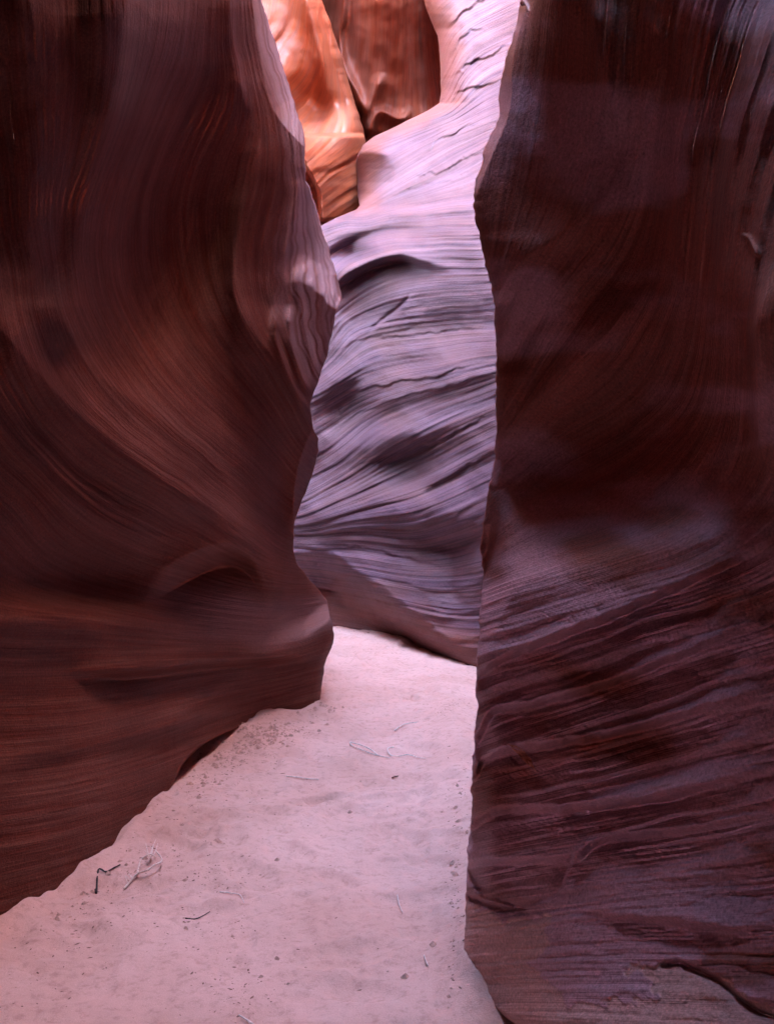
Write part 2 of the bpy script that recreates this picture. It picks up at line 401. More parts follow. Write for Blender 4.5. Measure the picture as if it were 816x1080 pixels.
    tag(o, "dark red fluted rock wall left of the sand, ending in a pale rounded buttress", "rock wall", "canyon walls", "thing")

# ------------------------------------------------------------------ right wall
def right_wall():
    py = rows(-30, 1100, -700, 1500, 1.35, 14.0)
    et = [(-700, 600), (-100, 560), (0, 548), (30, 541), (60, 533), (85, 528), (105, 525), (120, 526), (135, 522), (155, 513), (180, 504), (200, 499), (215, 497.5), (235, 500),
          (260, 507), (290, 516), (310, 521), (330, 522.5), (400, 523), (440, 522), (480, 520), (500, 519), (520, 515), (545, 511), (570, 508), (590, 507), (605, 509), (620, 507.5), (640, 506), (680, 505),
          (700, 504), (740, 502), (780, 499.5), (800, 499), (830, 498), (860, 497), (880, 495), (905, 494), (940, 492), (975, 491), (1000, 489), (1020, 487), (1032, 490),
          (1045, 498), (1060, 512), (1080, 544), (1100, 565), (1500, 580)]
    et = np.array(et, float)
    ex = np.interp(py, et[:, 0], et[:, 1]) + 1.5 * fbm(py / 7, py * 0 + 8, 14, 3) + 2.5 * fbm(py / 30, py * 0 + 4, 15, 2)
    u = 1 - cols_u(330, 26, 0.5)[::-1]; u = np.concatenate([np.linspace(0, 0.49, 330), np.linspace(0.49, 1, 28)[1:]])
    px1 = 1180.0
    X = ex[:, None] + (px1 - ex[:, None]) * u[None]; Y = np.repeat(py[:, None], len(u), 1)
    R = Relief(X, Y)
    R.base([(1180, -700, 1.5), (1180, 0, 1.5), (1180, 500, 1.55), (1180, 1000, 1.55), (1180, 1500, 1.5),
            (960, 0, 1.85), (960, 500, 1.9), (960, 1000, 1.9), (960, 1400, 1.85),
            (816, -300, 2.6), (816, 0, 2.38), (816, 150, 2.22), (816, 300, 2.05), (816, 400, 2.1), (816, 480, 2.3), (816, 600, 2.32), (816, 800, 2.22), (816, 1000, 2.1), (816, 1200, 1.85), (816, 1500, 1.7),
            (740, -300, 2.42), (740, 0, 2.42), (735, 150, 2.5), (735, 300, 2.55), (735, 450, 2.6), (735, 600, 2.5), (735, 800, 2.38), (735, 1000, 2.26), (735, 1200, 2.0),
            (650, -300, 2.6), (650, 0, 2.66), (650, 150, 2.77), (650, 300, 2.85), (640, 450, 2.95), (640, 540, 2.88), (650, 620, 2.68), (650, 800, 2.58), (650, 1000, 2.44), (650, 1200, 2.15),
            (570, -300, 2.85), (570, 0, 2.9), (570, 150, 2.95), (570, 300, 3.0), (570, 450, 3.12), (565, 530, 3.12), (560, 620, 2.92), (560, 800, 2.86), (560, 1000, 2.74), (560, 1100, 2.62),
            (505, 250, 3.2), (523, 400, 3.3), (510, 600, 3.15), (500, 800, 3.13), (490, 1000, 3.1), (492, 1040, 3.08), (520, 1200, 2.95), (550, 0, 3.2), (540, 1500, 2.8)])
    # bevel on the passage edge, top: lit strip
    d, t = pdist(X, Y, smooth_poly([(600, -700), (566, -60), (553, 10), (541, 60), (538, 110), (529, 140), (514, 175), (502, 205), (498, 225)]))
    R.D += np.where((d > 0) & (X < 605), np.clip(d, 0, 40) * 0.030, 0)
    # diagonal flutes, upper face
    R.ridge([(628, -80), (628, 20), (636, 80), (652, 130), (660, 190)], -0.05, 22, 8, 0.45)
    R.ridge([(520, 322), (540, 285), (565, 262), (600, 240), (640, 205), (665, 150)], -0.05, 22, 14, (0.1, 0.6))
    R.ridge([(523, 400), (560, 350), (610, 310), (660, 260), (690, 200)], 0.035, 20, 26, (0.1, 0.6))
    R.ridge([(521, 480), (545, 440), (590, 400), (640, 350), (700, 290)], -0.03, 18, 18, 0.2)
    R.ridge([(770, -100), (742, 60), (724, 150), (717, 240), (712, 330), (700, 420)], -0.06, 14, 30, 0.2)
    for k, poly in enumerate(([(800, -60), (765, 60), (745, 150), (738, 250), (732, 340)], [(835, -40), (792, 80), (768, 170), (757, 260), (755, 360)],
                              [(870, 0), (815, 110), (786, 200), (772, 290), (770, 390)], [(900, 40), (838, 140), (806, 220), (790, 300), (786, 380)])):
        R.ridge(poly, -0.030, 8, 16, 0.3); R.ridge([(x + 14, y) for x, y in poly], 0.016, 9, 7, 0.3)
    R.ridge([(870, -80), (806, 70), (772, 190), (760, 310), (772, 430)], -0.13, 80, 34, 0.25)
    R.ridge([(783, 246), (788, 250), (794, 262), (798, 272)], -0.03, 3, 2, 0.2)
    R.ridge([(830, 260), (800, 330), (796, 400), (802, 470), (825, 540)], -0.14, 60, 7, 0.35)
    # dark hollow
    R.bump(585, 480, 65, 50, 0.16, -25)
    R.bump(690, 430, 50, 70, 0.07, 20)
    R.bump(675, 240, 34, 90, 0.06, 12)
    # shoulder under the hollow and the ribs below it
    R.lip([(505, 622), (540, 575), (600, 560), (660, 545), (740, 525), (830, 480)], -0.10, 44, 110, 0.0, 20, (0.0, 0.3))
    for poly, amp, wf in (([(500, 708), (525, 692), (570, 672), (640, 645), (720, 610), (830, 560)], 0.10, 40),
                      ([(498, 735), (520, 722), (560, 712), (640, 690), (720, 655)], 0.025, 16),
                      ([(498, 778), (520, 745), (560, 738), (640, 715), (730, 680), (830, 640)], 0.09, 36),
                      ([(496, 812), (520, 790), (590, 778), (680, 760), (830, 715)], 0.085, 34),
                      ([(494, 868), (525, 850), (600, 846), (700, 835), (830, 800)], 0.06, 30),
                      ([(490, 905), (540, 903), (600, 900), (640, 880), (740, 868), (830, 850)], 0.05, 30),
                      ([(600, 958), (700, 966), (760, 975), (830, 985)], 0.03, 24)):
        R.lip(poly, amp, 11, wf, 0.5, 22, (0.3 if poly[0][0] > 550 else 0.0, 0.5), wob=2.0, seed=int(poly[0][1]))
    R.lip([(612, 888), (606, 905), (598, 925), (588, 945), (560, 957), (530, 955), (508, 946), (495, 925), (490, 910)], 0.02, 3, 14, 0.4, 10, 0.12, smooth='free', wob=4.0, seed=77)
    R.ridge([(690, 1018), (716, 1015), (736, 1024), (758, 1034), (775, 1050), (800, 1068), (840, 1080)], 0.035, 3, 5, 0.1, smooth=False)
    R.ridge([(490, 945), (505, 950), (530, 958), (560, 958)], 0.05, 4, 5, 0.1)
    # notch chain along the lower edge
    R.bump(512, 590, 10, 36, 0.22, 8)
    R.bump(507, 712, 9, 12, 0.10); R.bump(505, 782, 12, 22, 0.12); R.bump(494, 918, 8, 10, 0.08)
    w = 11.0; tt = np.clip((X - ex[:, None]) / w, 0, 1); R.D += 0.07 * (1 - np.sqrt(1 - (1 - tt) ** 2))
    S = flow([(0, [(600, -700), (560, -100), (545, 0), (520, 120), (500, 220)]),
              (80, [(610, -700), (595, -100), (590, 0), (580, 120), (560, 220), (525, 310)]),
              (180, [(660, -700), (655, -100), (650, 0), (640, 120), (610, 220), (560, 300), (525, 370)]),
              (290, [(760, -700), (730, -100), (715, 0), (690, 150), (665, 250), (600, 350), (525, 460)]),
              (380, [(840, -700), (785, -100), (760, 0), (725, 150), (710, 300), (660, 400), (590, 450), (520, 510)]),
              (460, [(960, -700), (850, -100), (820, 0), (770, 150), (750, 300), (735, 420), (660, 500), (580, 540), (515, 580)]),
              (540, [(1050, -500), (900, -50), (830, 200), (800, 350), (800, 480), (740, 560), (640, 600), (510, 640)]),
              (640, [(1180, -100), (1000, 300), (900, 500), (816, 590), (680, 640), (510, 690)]),
              (760, [(1180, 500), (950, 640), (816, 690), (650, 740), (500, 790)]),
              (860, [(1180, 720), (816, 800), (650, 840), (495, 875)]),
              (950, [(1180, 860), (816, 910), (650, 930), (490, 955)]),
              (1040, [(1180, 1000), (816, 1010), (650, 1010), (490, 1020)]),
              (1150, [(1180, 1150), (816, 1130), (490, 1120)])], X, Y)
    low = sstep(560, 680, Y)
    R.D += strata(S, X, Y, [(40, 0.014), (17, 0.007), (8, 0.0035), (4, 0.0018)], 2) * (1 + 1.5 * sstep(690, 770, X) * sstep(480, 380, Y))
    R.D += 0.012 * fbm(X / 60, Y / 60, 31, 3) + low * 0.004 * fbm(X / 10, Y / 7, 33, 3) + (0.25 + 0.75 * low) * ledges(S, X, Y, [(34, 0.018), (13, 0.009), (6, 0.005)], 130)
    # bare patches where the dark skin has flaked off near the foot
    def inside(poly, wob, seed):
        d, _ = pdist(X, Y, poly + [poly[0]])
        # winding test
        n = np.zeros(X.shape, int); p = np.array(poly + [poly[0]], float)
        for i in range(len(poly)):
            (x0, y0), (x1, y1) = p[i], p[i + 1]
            c = ((y0 <= Y) != (y1 <= Y)) & (X < (x1 - x0) * (Y - y0) / (y1 - y0 + 1e-9) + x0); n += c
        sd = np.where(n % 2 == 1, np.abs(d), -np.abs(d))
        return sd + wob * fbm(X / 12, Y / 9, seed, 4)
    bare = sstep(-1.5, 1.5, inside([(486, 950), (530, 970), (580, 968), (572, 1005), (555, 1015), (570, 1030), (590, 1050), (600, 1062), (690, 1052), (688, 1035), (662, 1025), (665, 1018), (700, 1014), (760, 1034), (850, 1085), (850, 1300), (480, 1300)], 9, 41)) * 0.8
    scar = sstep(-1, 1, inside([(533, 785), (548, 783), (566, 808), (553, 812), (541, 800)], 3, 43)) * 0.8
    R.D += 0.008 * scar + 0.006 * bare
    varn = sstep(0.0, 0.5, fbm(X / 130, Y / 60, 61, 4) + 0.12 + 0.5 * low) * 0.9 * (1 - bare)  # varnish patches, thickened low down so their mauve paints in sky sheen
    depth = lambda px, py_: np.array([np.interp((a_ - np.interp(b_, py, ex)) / (px1 - np.interp(b_, py, ex)), u, R.D[int(np.clip(np.searchsorted(py, b_), 0, len(py) - 1))]) for a_, b_ in zip(px, py_)])
    V = at(X, Y, R.D)
    A = {'s': S, 'bare': bare, 'varnish': varn}
    V, A = extend(V, A,
                  before=[(0.02, 0.05, 0), (0.06, 0.18, 0), (0.14, 0.45, 0), (0.27, 0.9, 0), (0.5, 1.7, 0), (0.8, 2.5, 0), (1.5, 3.0, 0), (4.5, 3.2, 0)],
                  after=[(0.15, -0.8, 0), (0.1, -1.8, 0), (-0.1, -3.0, 0), (-0.5, -4.6, 0), (-1.4, -6.0, 0), (-2.4, -6.6, 0)],
                  bottom=[(0, 0, -0.5), (0, 0, -1.0)])
    back = sstep(3.5, 4.2, V[0, :, 1])                                  # behind the edge the rim stands back and lets the sky in
    V, A = extend(V, A, top=np.stack([np.stack([(BACK * back - 0.15 * (1 - back)) * t, 0 * back, 9.5 * t + 0 * back], -1) for t in np.linspace(0, 1, 8)[1:]], 0))
    A['bare'] = np.maximum(A['bare'], sstep(5.5, 7.5, V[..., 2]))        # unseen upper wall made paler to bounce warm sun down the slot
    o = grid_mesh("canyon_wall", V, M_right, A)
    # fresh orange scar, a part of the wall
    gx, gy = np.meshgrid(np.linspace(0, 1, 14), np.linspace(0, 1, 14))
    qx = (533 + 13 * gy ** 0.7 + (16 * (1 - gy) + 20 * gy) * gx); qy = 784 + 4 * gx + 26 * gy * (0.45 + 0.55 * gx) + 2.0 * fbm(gx * 4, gy * 4, 3, 2)
    dd = depth(qx.ravel(), qy.ravel()).reshape(qx.shape) - 0.011 + 0.004 * fbm(gx * 6, gy * 6, 6, 2)
    p = grid_mesh("flake_scar", at(qx, qy, dd), M_scar, {'s': qy * 3}); p.parent = o
    p["label"] = "small bare orange scar where a flake broke off"
    tag(o, "dark varnished rock wall filling the right side, ribbed and flaking at its foot", "rock wall", "canyon walls", "thing")

# ------------------------------------------------------------------ centre wall
def centre_wall():
    py = rows(-20, 720, -500, 800, 1.2, 10.0)
    et = np.array([(-500, 430), (-120, 436), (0, 447), (15, 453), (30, 460), (60, 464), (100, 464.5), (109, 463), (116, 452), (124, 436), (134, 416), (144, 394), (153, 383), (165, 376.5),
                   (180, 373), (195, 374), (208, 377), (217, 379.5), (221, 376), (225, 366), (229, 356), (234, 346), (240, 335), (250, 310), (270, 260), (300, 215), (800, 190)], float)
    ex = np.interp(py, et[:, 0], et[:, 1]) + 0.8 * fbm(py / 8, py * 0 + 5, 24, 3)
    u = np.concatenate([np.linspace(0, 0.75, 330), np.linspace(0.75, 1, 40)[1:]])
    px1 = 660.0
    X = ex[:, None] + (px1 - ex[:, None]) * u[None]; Y = np.repeat(py[:, None], len(u), 1)
    R = Relief(X, Y)
    R.base([(190, 800, 12.0), (190, 600, 12.2), (200, 400, 12.5), (220, 300, 12.6),
            (345, 720, 9.9), (345, 662, 9.95), (345, 560, 10.5), (345, 450, 10.75), (345, 340, 11.0), (345, 250, 11.5),
            (410, 720, 9.2), (410, 668, 9.25), (410, 560, 9.7), (410, 450, 10.0), (410, 340, 10.4), (410, 245, 10.9),
            (500, 760, 8.1), (500, 704, 8.2), (500, 560, 8.4), (500, 450, 8.8), (500, 340, 9.3), (500, 230, 10.0),
            (660, 760, 6.4), (660, 560, 6.5), (660, 340, 6.9), (660, 230, 7.2),
            (385, 190, 12.4), (430, 190, 11.9), (500, 190, 10.9), (400, 150, 13.0), (450, 130, 12.6), (520, 120, 11.6), (470, 60, 12.9), (540, 40, 11.9), (450, 0, 13.5), (500, -60, 13.3), (560, -40, 12.2), (470, -500, 14.5), (540, -500, 13.0), (610, -500, 9.0), (660, -500, 7.5), (605, 0, 9.2), (605, 120, 8.8), (660, 60, 7.5)], 1e-4)
    # arched lip over the brown undercut at the foot
    R.lip([(250, 590), (312, 580), (345, 579), (380, 602), (425, 634), (470, 668), (530, 706)], 0.50, 42, 500, 0.35, 40, (0.02, 0.35), wob=2.5)
    # ledge at the top of the lower face
    R.lip([(600, 205), (500, 221), (440, 226), (390, 228), (340, 240)], 0.35, 10, 40, 0.2, 10, 0.04)
    # hollows under soft brows
    R.bump(425, 458, 46, 16, -0.22, -18); R.bump(432, 490, 34, 24, 0.20, -22)
    R.bump(350, 405, 34, 14, -0.16, -40); R.bump(368, 434, 26, 24, 0.18, 25)
    R.bump(470, 578, 40, 22, 0.22, -12); R.bump(440, 540, 60, 26, -0.28, 8)
    R.bump(345, 545, 50, 26, -0.24, 5); R.bump(485, 615, 18, 40, 0.14, 10)
    R.bump(470, 400, 60, 22, -0.20, -14); R.bump(480, 345, 60, 18, 0.12, -8)
    # alcove with its crack
    R.lip([(330, 330), (352, 298), (385, 277), (420, 268), (445, 274), (480, 282)], 0.26, 10, 40, 0.5, 20, 0.4)
    R.ridge([(330, 285), (360, 262), (400, 245), (450, 240)], 0.20, 8, 10, 0.2)
    R.bump(372, 268, 18, 10, 0.35, -10)
    R.lip([(386, 352), (402, 338), (420, 325), (436, 308), (443, 296)], -0.07, 4, 25, 0.0, 8, 0.35, smooth=False, wob=4.0)
    R.ridge([(386, 352), (402, 338), (420, 325), (436, 308)], 0.06, 2.0, 2.5, 0.3, smooth=False)
    R.bump(385, 330, 26, 30, 0.12)
    # long fine ledges
    for poly, a in (([(335, 432), (370, 414), (410, 404), (460, 395), (540, 372)], 0.12), ([(340, 455), (390, 430), (440, 415), (540, 385)], 0.08),
                    ([(360, 500), (410, 478), (470, 460), (540, 420)], 0.12), ([(440, 520), (480, 498), (540, 462)], 0.12),
                    ([(330, 390), (370, 360), (430, 352), (540, 342)], 0.08), ([(310, 560), (370, 558), (430, 566), (510, 560)], 0.07),
                    ([(310, 572), (380, 575), (440, 590), (500, 600)], 0.07)):
        R.lip(poly, a * 0.16, 3, 10, 0.9, 14, 0.35, wob=4.0, seed=int(poly[0][1]))
    # upper slope ledges
    for poly, a in (([(466, 100), (480, 78), (505, 60), (545, 46)], 0.30), ([(464, 120), (480, 98), (510, 88), (540, 74)], 0.30), ([(470, 66), (490, 38), (515, 28)], 0.2),
                    ([(460, 50), (475, 22), (500, 5), (530, -15)], 0.25), ([(440, 165), (470, 142), (510, 128)], 0.18), ([(400, 215), (440, 188), (480, 172), (530, 150)], 0.22), ([(410, 208), (450, 195), (510, 178)], 0.12)):
        R.lip(poly, a * 0.11, 3, 5, 0.8, 12, 0.4, wob=6.0, seed=int(poly[0][1]))
    # dark lobe under the lit shoulder at left
    xc = np.interp(Y, [156, 165, 178, 192, 205, 222, 230], [392, 409, 414, 411, 402, 381, 368])
    v = xc - X
    R.D += 0.04 * 2.5 * np.logaddexp(0, v / 2.5) * sstep(156, 172, Y) * sstep(234, 220, Y) * (0.5 + np.clip(Y - 160, 0, 60) / 40)
    up = sstep(225, 210, Y)
    w = 14.0 + 20.0 * up; tt = np.clip((X - ex[:, None]) / w, 0, 1); R.D += (0.25 + 0.85 * up) * (1 - np.sqrt(1 - (1 - tt) ** 2))
    S = flow([(0, [(450, -500), (470, -60), (540, -120)]), (60, [(462, 70), (480, 30), (550, -10)]), (120, [(466, 110), (500, 60), (560, 30)]), (200, [(390, 175), (440, 150), (500, 122), (560, 95)]),
              (250, [(380, 220), (470, 172), (520, 145), (600, 110)]), (300, [(300, 260), (345, 240), (400, 232), (500, 222), (650, 205)]),
              (370, [(215, 360), (330, 320), (360, 285), (420, 262), (530, 258), (650, 240)]),
              (450, [(215, 440), (330, 385), (365, 345), (430, 322), (530, 312), (650, 300)]),
              (520, [(215, 480), (330, 430), (400, 395), (530, 372), (650, 340)]),
              (580, [(215, 530), (320, 500), (370, 468), (410, 440), (530, 398), (650, 370)]),
              (650, [(215, 565), (315, 545), (400, 508), (460, 480), (530, 445), (650, 410)]),
              (720, [(215, 575), (312, 565), (390, 560), (440, 560), (510, 535), (650, 480)]),
              (780, [(215, 600), (320, 600), (400, 612), (500, 620), (650, 570)]),
              (840, [(215, 640), (320, 640), (400, 655), (500, 680), (650, 660)]), (900, [(215, 700), (350, 690), (420, 700), (505, 735), (650, 740)])], X, Y)
    R.D += strata(S, X, Y, [(34, 0.028), (15, 0.022), (7, 0.018), (3.5, 0.013)], 3)
    R.D += 0.06 * fbm(X / 40, Y / 40, 44, 3) + ledges(S, X, Y, [(30, 0.022), (12, 0.014), (6, 0.010)], 150)
    varn = sstep(0.1, 0.6, fbm(X / 60, Y / 40, 71, 4)) * 0.6
    V = at(X, Y, R.D)
    foot = np.interp(X, [190, 345, 400, 430, 465, 505, 660], [652, 655, 664, 676, 692, 706, 760])
    A = {'s': S, 'varnish': varn, 'bare': 0.85 * sstep(58, 14, foot - Y + 14 * fbm(X / 30, Y / 12, 73, 3))  # redder towards the foot
         + 0.8 * sstep(232, 215, Y) * sstep(36, 8, X - ex[:, None] + 10 * fbm(X / 18, Y / 18, 74, 3))}           # shade on the alcove flank, painted in as redder rock
    V, A = extend(V, A,
                  before=[(0.02, 0.15, 0), (0.1, 0.5, 0), (0.3, 1.2, 0), (0.8, 2.2, 0), (2.0, 4.0, 0)],
                  after=[(0.4, -0.8, 0), (1.0, -1.6, 0), (2.5, -2.6, 0)])
    up_ = np.clip(16.5 - V[0, :, 2], 1.0, None); lean = sstep(1.2, 2.0, V[0, :, 0]) * sstep(12.0, 9.0, V[0, :, 1])
    V, A = extend(V, A, top=np.stack([np.stack([-0.7 * lean * t, -1.6 * (1 - lean) * t, up_ * t], -1) for t in np.linspace(0, 1, 8)[1:]], 0))  # unseen top curls forward, shaped to shade the slope
    o = grid_mesh("canyon_wall", V, M_mid, A)
    tag(o, "pale lavender banded rock wall at the end of the sand, stepping back at a ledge", "rock wall", "canyon walls", "thing")

# ------------------------------------------------------------------ glowing far walls
def far_fin():
    py = rows(-20, 250, -500, 420, 1.3, 9.0)
    et = np.array([(-500, 300), (-100, 325), (0, 339), (20, 347), (38, 353), (60, 361), (90, 369), (115, 376), (135, 383), (148, 385.5), (156, 386), (163, 386), (180, 388), (225, 394), (420, 400)], float)
    ex = np.interp(py, et[:, 0], et[:, 1]) + 0.8 * fbm(py / 8, py * 0 + 5, 54, 3)
    u = np.concatenate([np.linspace(0, 0.4, 30, endpoint=False), np.linspace(0.4, 1, 160)])
    px0 = 180.0
    X = px0 + (ex[:, None] - px0) * u[None]; Y = np.repeat(py[:, None], len(u), 1)
    R = Relief(X, Y)
    R.base([(180, 420, 15), (180, 100, 15), (180, -500, 15.5), (280, 420, 15.2), (280, 100, 15.2), (290, 0, 15.4), (330, 0, 15.3), (330, 100, 15.6), (370, 120, 15.8), (340, 160, 15.3), (345, 220, 15.6), (370, 420, 15.8), (300, -500, 16.2), (345, 60, 15.7)], 1e-4)
    R.ridge([(318, -60), (325, 0), (338, 50), (345, 90), (340, 120)], -0.3, 22, 10, 0.15)
    R.ridge([(332, -40), (343, 30), (356, 80), (372, 130)], 0.25, 8, 8, 0.15)
    R.bump(328, 115, 30, 30, 0.7, 20)
    R.bump(365, 135, 22, 26, -0.25, 60)
    R.lip([(295, 186), (315, 182), (345, 174), (370, 163), (390, 155)], 0.08, 8, 24, 0.15, 16, 0.02, wob=3.0)
    # small dark rib in front at left
    R.lip([(336, 235), (334, 205), (328, 190), (318, 170), (310, 140)], -1.6, 4, 60, 0.0, 10, 0.05)
    S = flow([(0, [(180, 60), (260, 40), (290, -10), (300, -200)]), (60, [(180, 120), (270, 100), (310, 50), (325, -40), (320, -300)]), (110, [(180, 200), (300, 130), (335, 90), (340, 40), (330, -40)]),
              (160, [(180, 240), (300, 180), (345, 130), (352, 80), (345, 20)]), (210, [(180, 300), (300, 220), (345, 180), (385, 150), (375, 100)]), (270, [(180, 360), (345, 230), (380, 205)])], X, Y)
    R.D += strata(S, X, Y, [(26, 0.06), (12, 0.03), (5, 0.02)], 5) + 0.03 * fbm(X / 30, Y / 30, 84, 3)
    w = 24.0; tt = np.clip((ex[:, None] - X) / w, 0, 1); R.D += 0.7 * (1 - np.sqrt(1 - (1 - tt) ** 2))
    V = at(X, Y, R.D); A = {'s': S}
    V, A = extend(V, A, before=[(-1.0, -1.0, 0), (-3.0, -2.5, 0), (-9, -4.0, 0)],
                  after=[(0.0, 0.3, 0), (-0.1, 0.9, 0), (-0.6, 2.0, 0), (-1.5, 3.5, 0)],
                  top=[(0.7, -0.1, 1.0), (2.0, -0.4, 2.4), (3.4, -0.9, 4.0), (4.6, -1.3, 6.5)], bottom=[(0, 0.1, -1.5), (0, 0.2, -4.5)])  # top leans over out of view, shaped to cut direct sky
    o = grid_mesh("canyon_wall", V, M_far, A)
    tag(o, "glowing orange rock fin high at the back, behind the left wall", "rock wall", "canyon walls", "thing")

def far_bulge():
    py = rows(-20, 230, -500, 420, 1.3, 9.0)
    u = np.linspace(0, 1, 190)
    X = 318 + (560 - 318) * u[None] + 0 * py[:, None]; Y = np.repeat(py[:, None], len(u), 1)
    R = Relief(X, Y)
    R.base([(318, -500, 17), (318, 420, 18), (340, 0, 17.3), (350, 60, 17.3), (385, 140, 17.2), (400, 0, 15.6), (420, 60, 16.0), (430, 110, 16.5), (460, 60, 16.0), (560, 60, 16.0), (560, -500, 16), (560, 420, 18), (440, 150, 16.8), (400, 160, 17.4), (420, 420, 18.5), (440, -200, 14.8)], 1e-4)
    R.ridge([(362, -60), (362, 10), (358, 40), (365, 75), (378, 100), (386, 125)], -0.35, 5, 12, 0.1)
    R.ridge([(392, 150), (388, 120), (396, 95), (402, 75)], -0.3, 5, 8, 0.2)
    R.ridge([(385, 140), (400, 118), (420, 125), (436, 120)], -0.2, 5, 8, 0.2)
    R.lip([(380, 150), (400, 140), (420, 135), (470, 108)], 0.6, 5, 60, 0.3, 20, 0.05)
    S = flow([(0, [(320, 100), (345, 0), (345, -200)]), (60, [(360, 160), (372, 60), (380, -60)]), (130, [(400, 160), (410, 80), (415, 0), (420, -100)]), (200, [(470, 160), (455, 80), (450, 0), (460, -150)]), (260, [(560, 160), (540, 0)])], X, Y)
    R.D += strata(S, X, Y, [(30, 0.07), (13, 0.03), (6, 0.02)], 7) + 0.05 * fbm(X / 30, Y / 30, 94, 3)
    V = at(X, Y, R.D); A = {'s': S}
    V, A = extend(V, A, before=[(-0.5, 0.5, 0), (-2, 1.0, 0), (-6, 1.0, 0)], after=[(1, 0, 0), (3, -1, 0)], top=[(0.0, -0.2, 1.5), (0.0, 0.3, 3.5), (0.0, 1.5, 7)], bottom=[(0, 0.1, -1.5), (0, 0.2, -4.5)])
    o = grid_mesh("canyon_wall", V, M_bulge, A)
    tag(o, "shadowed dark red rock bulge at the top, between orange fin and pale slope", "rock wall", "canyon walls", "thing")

left_wall(); right_wall(); centre_wall(); far_fin(); far_bulge()

# ------------------------------------------------------------------ sand floor
_rsd = np.random.RandomState(77)
DENTS = [(_rsd.uniform(-1.3, 0.3), _rsd.uniform(2.6, 9.5), _rsd.uniform(0, 6.28), _rsd.uniform(0.05, 0.09), _rsd.uniform(0.6, 1.0)) for _ in range(90)]
def _foot(pts): return [((px - CX) / F * CH * F / (py - H0), CH * F / (py - H0)) for px, py in pts]
LEFT_FOOT = _foot([(-300, 1180), (0, 968), (50, 945), (100, 910), (140, 880), (180, 838), (200, 800), (235, 772), (265, 763), (290, 762), (320, 757), (338, 745)])
RIGHT_FOOT = _foot([(900, 1360), (545, 1080), (497, 1045), (489, 1025), (497, 1000), (520, 960)])
def sand_height(x, y):
    x = np.asarray(x, float); y = np.asarray(y, float)
    h = 0.035 * fbm(x / 0.9, y / 0.9, 101, 3) + 0.016 * fbm(x / 0.22, y / 0.26, 102, 3) + 0.007 * fbm(x / 0.06, y / 0.07, 103, 3)
    h = h - 0.012 * sstep(0.2, 0.6, fbm(x / 0.13 + 3, y / 0.17, 105, 2))
    for cx, cy, a, w, k in DENTS:                       # old, softened footprints
        c, s_ = math.cos(a), math.sin(a)
        r = np.hypot(((x - cx) * c + (y - cy) * s_) / (w * 2.1), (-(x - cx) * s_ + (y - cy) * c) / w)
        h = h - 0.024 * k * np.exp(-r ** 4) + 0.006 * k * np.exp(-((r - 1.35) / 0.3) ** 2)
    # sand banked against the left buttress and along both feet
    h = h + 0.09 * np.exp(-(((x + 0.95) / 0.30) ** 2 + ((y - 6.3) / 0.6) ** 2))
    for foot in (LEFT_FOOT, RIGHT_FOOT):                # little fillets of blown sand where rock and floor meet
        d = np.abs(pdist(x, y, foot)[0]); h = h + 0.045 * np.exp(-d / 0.07) * (0.7 + 0.6 * vnoise(x / 0.25, y / 0.25, 108)) * (1 - np.exp(-((x + 0.98) ** 2 + (y - 5.4) ** 2) / 0.25))
    h = h + 0.05 * np.exp(-((x - 0.42) / 0.16) ** 2) * sstep(2.6, 3.2, y) * sstep(9, 7, y)
    return h

def sand_material():
    m = bpy.data.materials.new("pink_sand"); m.use_nodes = True
    N = m.node_tree.nodes; L = m.node_tree.links; b = N["Principled BSDF"]
    g = N.new("ShaderNodeNewGeometry")
    def noise(sc_, det, ro=0.6):
        t = N.new("ShaderNodeTexNoise"); t.inputs["Scale"].default_value = sc_; t.inputs["Detail"].default_value = det; t.inputs["Roughness"].default_value = ro
        L.new(g.outputs["Position"], t.inputs["Vector"]); return t.outputs["Fac"]
    def ramp(f, st):
        r = N.new("ShaderNodeValToRGB"); e = r.color_ramp.elements
        while len(e) < len(st): e.new(0.5)
        for q, (p, c) in zip(e, st): q.position = p; q.color = (*c, 1)
        L.new(f, r.inputs[0]); return r.outputs[0]
    def mix(f, a, c, bl):
        x = N.new("ShaderNodeMix"); x.data_type = 'RGBA'; x.blend_type = bl; x.inputs[0].default_value = f
        L.new(a, x.inputs[6]); L.new(c, x.inputs[7]); return x.outputs[2]
    col = ramp(noise(1.6, 5), [(0.3, (0.58, 0.37, 0.31)), (0.55, (0.67, 0.45, 0.395)), (0.75, (0.71, 0.495, 0.44))])
    col = mix(0.6, col, ramp(noise(26, 5, 0.7), [(0.32, (0.68, 0.62, 0.58)), (0.48, (1, 1, 1)), (0.8, (1.1, 1.1, 1.1))]), 'MULTIPLY')
    col = mix(0.5, col, ramp(noise(420, 2), [(0.3, (0.7, 0.68, 0.66)), (0.7, (1.2, 1.2, 1.2))]), 'MULTIPLY')
    L.new(col, b.inputs["Base Color"]); b.inputs["Roughness"].default_value = 0.9; b.inputs["Specular IOR Level"].default_value = 0.15
    ad = N.new("ShaderNodeMath"); ad.operation = 'ADD'; L.new(noise(60, 5, 0.7), ad.inputs[0])
    mu = N.new("ShaderNodeMath"); mu.operation = 'MULTIPLY'; mu.inputs[1].default_value = 0.5; L.new(noise(350, 2), mu.inputs[0]); L.new(mu.outputs[0], ad.inputs[1])
    bp = N.new("ShaderNodeBump"); bp.inputs["Strength"].default_value = 0.6; bp.inputs["Distance"].default_value = 0.012
    L.new(ad.outputs[0], bp.inputs["Height"]); L.new(bp.outputs[0], b.inputs["Normal"])
    return m
M_sand = sand_material()
